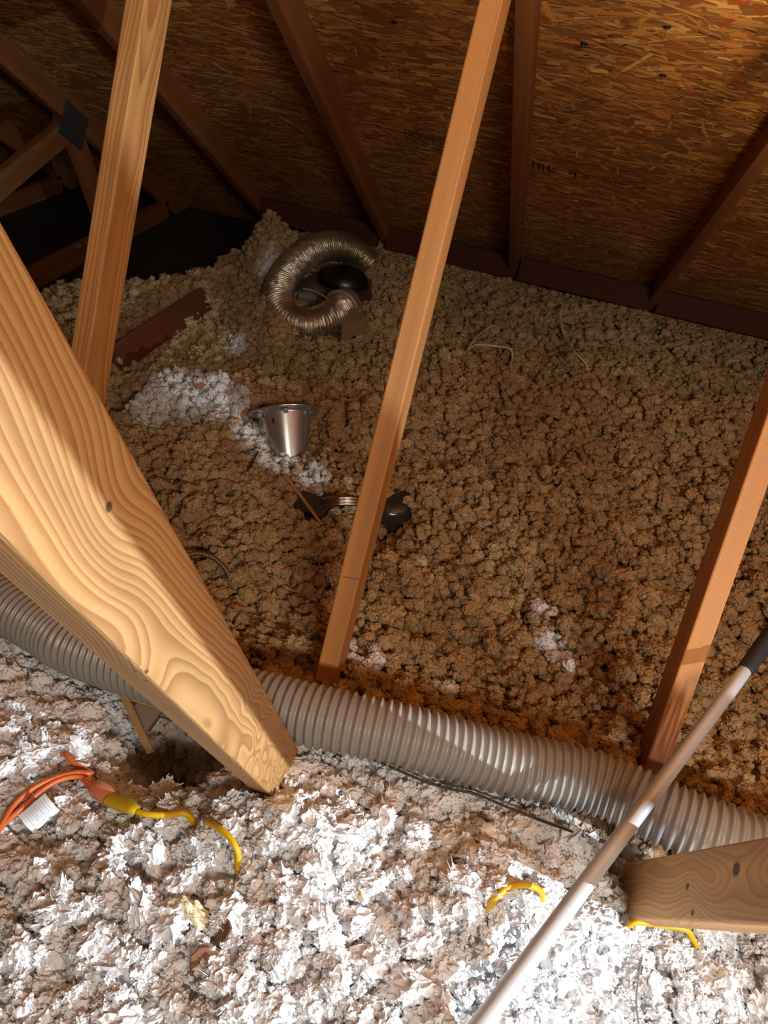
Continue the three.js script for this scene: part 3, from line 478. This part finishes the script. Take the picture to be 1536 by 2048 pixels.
{
  const orange = phys({ color: 0xd0642c, roughness: 0.42, clearcoat: 0.2 }), yellow = phys({ color: 0xe0b010, roughness: 0.42, clearcoat: 0.2 });
  const g = thing('orange_extension_cord', 'orange extension cord doubled back to its socket end in the white fluff', 'extension cord'), lift = 0.030;
  part('cord', tube(gpts([[-70, 1790], [0, 1690], [32, 1638], [70, 1602], [115, 1580], [160, 1570], [186, 1572, 0.0], [176, 1556, -0.012], [152, 1545, -0.008], [130, 1526, -0.006], [112, 1512, -0.05]], lift), 0.006, 14, round(0.0043)), orange, g);
  part('cord', tube(gpts([[-40, 1745], [14, 1672], [48, 1640], [78, 1612], [112, 1588], [145, 1578], [168, 1580], [184, 1592]], lift), 0.006, 14, round(0.0043)), orange, g);
  const a = gpts([[182, 1588]], lift)[0], b = gpts([[226, 1622]], lift)[0], d = b.clone().sub(a), Lc = d.length();
  const body = new THREE.LatheGeometry([[0.0001, 0], [0.006, 0], [0.0065, 0.008], [0.0125, 0.014], [0.0145, 0.024], [0.0145, Lc], [0.0001, Lc]].map(([x, y]) => new THREE.Vector2(x, y)), 20); body.scale(1, 1, 0.72);
  orient(part('socket', body, phys({ color: 0xd98860, roughness: 0.4, clearcoat: 0.3 }), g, 'pale orange socket moulding'), a, d, camRight);
  for (let k = 0; k < 3; k++) { const r = part('strain_relief', new THREE.TorusGeometry(0.0062, 0.0016, 8, 18), orange, g); r.position.copy(a).addScaledVector(d.clone().normalize(), -0.004 + k * 0.005); r.quaternion.setFromUnitVectors(V(0, 0, 1), d.clone().normalize()); }
  // paper tag wrapped on the cord
  const cv = document.createElement('canvas'); cv.width = 128; cv.height = 160; const x = cv.getContext('2d'); x.fillStyle = '#e9edf0'; x.fillRect(0, 0, 128, 160); x.fillStyle = '#b4bcc6'; const R = rng(5); for (let k = 0; k < 9; k++) x.fillRect(14, 20 + k * 14, 30 + R() * 66, 3);
  const tt = new THREE.CanvasTexture(cv); tt.colorSpace = THREE.SRGBColorSpace;
  const tg = new THREE.BoxGeometry(0.034, 0.046, 0.0006, 8, 8, 1), P = tg.attributes.position; for (let i = 0; i < P.count; i++) P.setZ(i, P.getZ(i) + 0.007 * Math.cos(P.getX(i) * 90) + 0.004 * Math.sin(P.getY(i) * 70)); tg.computeVertexNormals();
  const tag = part('paper_tag', tg, std({ map: tt, roughness: 0.5 }), g, 'crumpled white paper tag with rows of grey print'); const tp = gpts([[84, 1652]], lift + 0.004)[0]; tag.position.copy(tp); tag.rotation.set(-1.0, 0.35, -0.5);
  const y = thing('yellow_extension_cord', 'yellow extension cord plugged into the orange one and dipping in and out of fluff', 'extension cord');
  const yp = gpts([[274, 1644], [300, 1652], [340, 1653], [372, 1650, 0.0], [396, 1656, -0.03], [412, 1664, -0.004], [432, 1682, 0.006], [456, 1702, 0.006], [474, 1726, 0.0], [486, 1750, -0.04], [590, 1782, -0.07], [690, 1800, -0.05], [716, 1806, -0.012], [740, 1812, -0.05], [860, 1826, -0.07], [955, 1830, -0.05], [980, 1818, -0.006], [1004, 1804, 0.008], [1040, 1800, 0.012], [1072, 1810, 0.004], [1092, 1822, -0.04], [1170, 1838, -0.06], [1235, 1862, -0.03], [1258, 1866, 0.006], [1310, 1876, 0.012], [1352, 1884, 0.010], [1374, 1890, -0.006], [1410, 1900, -0.05]], lift - 0.002);
  part('cord', tube(yp, 0.005, 14, round(0.0046)), yellow, y);
  const e = gpts([[276, 1645]], lift)[0], d2 = e.clone().sub(b), L2 = d2.length();
  const plug = new THREE.LatheGeometry([[0.0001, 0], [0.0145, 0], [0.0150, 0.004], [0.0145, L2 * 0.55], [0.010, L2 * 0.85], [0.0062, L2], [0.0001, L2]].map(([q, w]) => new THREE.Vector2(q, w)), 20); plug.scale(1, 1, 0.72);
  orient(part('plug', plug, phys({ color: 0xd9bc1c, roughness: 0.5, clearcoat: 0.15 }), y, 'moulded yellow plug'), b, d2, camRight);
}
// ───────────────────────── roofing nails and printed stamps on the sheathing ─────────────────────────
const roofHit = (px, py, c) => { const r = ray(px, py), k = c / (CP * r.y - SP * r.z); return r.multiplyScalar(k).add(camera.position); };
const roofN = V(0, -CP, SP);
{
  const where = [[788, 45, 'behind the long thin web near its top'], [1334, 54, 'high above the knotty web'], [1326, 150, 'in the bay below the upper nails'], [1168, 87, 'beside the middle rafter']];
  for (const [a, b, w] of where) {
    const g = thing('roofing_nail', 'grey roofing nail poking through the sheathing ' + w, 'nail', 'roofing nails'), p = roofHit(a, b, C_TOP);
    g.position.copy(p); g.quaternion.setFromUnitVectors(V(0, 1, 0), roofN);
    const sh = new THREE.CylinderGeometry(0.0006, 0.0017, 0.02, 10); sh.translate(0, 0.01, 0); part('shank', sh, std({ color: 0x70747a, metalness: 0.8, roughness: 0.45 }), g);
    const bl = tuftGeo(70 + a % 9, 0, 4, 0.5); bl.scale(0.010, 0.0035, 0.007); part('tar_blob', bl, std({ color: 0x1c1a18, roughness: 0.6 }), g);
  }
  // grade stamps: worn black print, unreadable in the photograph
  const stamp = (px, py, w, h, draw) => { const cv = document.createElement('canvas'); cv.width = 512; cv.height = Math.round(512 * h / w); const x = cv.getContext('2d'); x.fillStyle = '#000'; x.fillRect(0, 0, 512, cv.height); x.fillStyle = '#fff'; x.strokeStyle = '#fff'; draw(x, 512, cv.height); const R = rng(px); x.fillStyle = '#000'; for (let k = 0; k < 700; k++) x.fillRect(R() * 512, R() * cv.height, 2 + R() * 14, 1 + R() * 4);
    const t = new THREE.CanvasTexture(cv); t.magFilter = THREE.LinearFilter; const m = part('grade_stamp', new THREE.PlaneGeometry(w, h), std({ color: 0x24170c, alphaMap: t, transparent: true, roughness: 0.8, side: THREE.DoubleSide }), scene.getObjectByName('ceiling'), 'worn black print'); const p = roofHit(px, py, C_TOP - 0.0012), C = scene.getObjectByName('ceiling'); C.updateMatrixWorld(true); m.position.copy(C.worldToLocal(p.clone())); m.rotation.x = Math.PI / 2; };
  stamp(852, 280, 0.15, 0.10, (x, W, H) => { x.lineWidth = 9; x.strokeRect(20, 20, W - 40, H - 40); for (let k = 0; k < 4; k++) for (let q = 0; q < 9; q++) x.fillRect(60 + q * 44, 70 + k * 60, 30, 22); });
  stamp(1085, 335, 0.12, 0.07, (x, W, H) => { for (const q of [40, 110, 190, 250, 330]) x.fillRect(q, 40, 26, H - 80); x.fillRect(330, H - 90, 120, 26); });
  stamp(1160, 352, 0.085, 0.06, (x, W, H) => { x.fillRect(40, 60, 26, 180); x.fillRect(40, 150, 120, 26); x.fillRect(150, 60, 26, 260); for (const q of [70, 150, 230]) x.fillRect(280, q, 170, 30); });
  stamp(1250, 365, 0.15, 0.06, (x, W, H) => { for (let k = 0; k < 5; k++) for (let q = 0; q < 12; q++) x.fillRect(20 + q * 40, 15 + k * 38, 28, 15); });
}
// ───────────────────────── lamps, all outside the frame ─────────────────────────
function lampGlow(r, gg, b, k) { return std({ color: 0x222222, emissive: new THREE.Color(r, gg, b), emissiveIntensity: k, roughness: 0.4 }); }
{
  const black = std({ color: 0x1b1b1c, roughness: 0.5 }), yel = std({ color: 0xd0a020, roughness: 0.5 });
  const g = thing('unseen_led_lamp', 'unseen LED work light, out of view, placed to cast the web shadows', 'lamp'), aim = ledLight.target.position.clone().sub(LED).normalize(), bk = LED.clone().addScaledVector(aim, -0.05);
  const hd = part('head', rbox(0.07, 0.07, 0.03, 0.004), black, g); hd.position.copy(bk).addScaledVector(aim, 0.012); hd.quaternion.setFromUnitVectors(V(0, 0, 1), aim);
  const ln = part('lens', rbox(0.03, 0.03, 0.004, 0.001), lampGlow(0.93, 0.97, 1, 12), g); ln.position.copy(bk).addScaledVector(aim, 0.031); ln.quaternion.copy(hd.quaternion);
  const gy = ground(bk.x, bk.z), Lp = bk.y - gy; const po = new THREE.CylinderGeometry(0.01, 0.01, Lp, 16); const pp = part('post', po, black, g); pp.position.set(bk.x + 0.01, gy + Lp / 2, bk.z);
  const fo = part('foot', new THREE.CylinderGeometry(0.11, 0.12, 0.02, 28), black, g); fo.position.set(bk.x + 0.01, gy + 0.01, bk.z);
  const s = thing('unseen_warm_lamp', 'unseen warm strip lamp behind the camera, placed to light the webs and far insulation', 'lamp'), n = WARM_LAMP_AIM.clone().sub(WARM_LAMP).normalize(), q = new THREE.Quaternion().setFromUnitVectors(V(0, 0, 1), n);
  const hs = part('housing', rbox(1.26, 0.16, 0.05, 0.006), std({ color: 0xd8d6d0, roughness: 0.4 }), s); hs.position.copy(WARM_LAMP).addScaledVector(n, -0.075); hs.quaternion.copy(q);
  for (const k of [-1, 1]) { const t = part('tube', new THREE.CapsuleGeometry(0.013, 1.17, 6, 16), lampGlow(1, 0.8, 0.56, 5), s); t.quaternion.copy(q).multiply(new THREE.Quaternion().setFromAxisAngle(V(0, 0, 1), Math.PI / 2)); t.position.copy(WARM_LAMP).addScaledVector(n, -0.03).add(V(0, k * 0.04, 0).applyQuaternion(q)); }
  for (const k of [-0.45, 0.45]) { const y1 = roofY(2 * RIDGE_Z - WARM_LAMP.z - 0.1, C_TOP) - 0.012, y0 = WARM_LAMP.y + 0.03, c = new THREE.CylinderGeometry(0.002, 0.002, y1 - y0, 8), m = part('chain', c, std({ color: 0x777777, metalness: 0.8, roughness: 0.4 }), s); m.position.set(WARM_LAMP.x + k, (y0 + y1) / 2, WARM_LAMP.z + 0.08); }
  const h = thing('unseen_uplight', 'unseen warm lamp behind the camera, placed to brighten the roof', 'lamp'), u = UPLIGHT_AIM.clone().sub(UPLIGHT).normalize(), hq = new THREE.Quaternion().setFromUnitVectors(V(0, 0, 1), u);
  const hh = part('head', rbox(0.2, 0.14, 0.06, 0.008), yel, h); hh.position.copy(UPLIGHT).addScaledVector(u, -0.09); hh.quaternion.copy(hq);
  const hg = part('glass', rbox(0.16, 0.1, 0.004, 0.001), lampGlow(1, 0.78, 0.5, 8), h); hg.position.copy(UPLIGHT).addScaledVector(u, -0.057); hg.quaternion.copy(hq);
  const hy = ground(UPLIGHT.x, UPLIGHT.z), st = part('stand', new THREE.CylinderGeometry(0.012, 0.012, UPLIGHT.y - hy, 14), black, h); st.position.set(UPLIGHT.x + 0.03, hy + (UPLIGHT.y - hy) / 2 - 0.04, UPLIGHT.z + 0.1);
  for (const k of [-0.1, 0.1]) { const f = part('foot_bar', rbox(0.03, 0.02, 0.3, 0.004), black, h); f.position.set(UPLIGHT.x + 0.03 + k, hy + 0.01, UPLIGHT.z + 0.1); }
  const cb = part('cross_bar', rbox(0.23, 0.02, 0.03, 0.004), black, h); cb.position.set(UPLIGHT.x + 0.03, hy + 0.03, UPLIGHT.z + 0.1);
}
renderer.render(scene, camera);
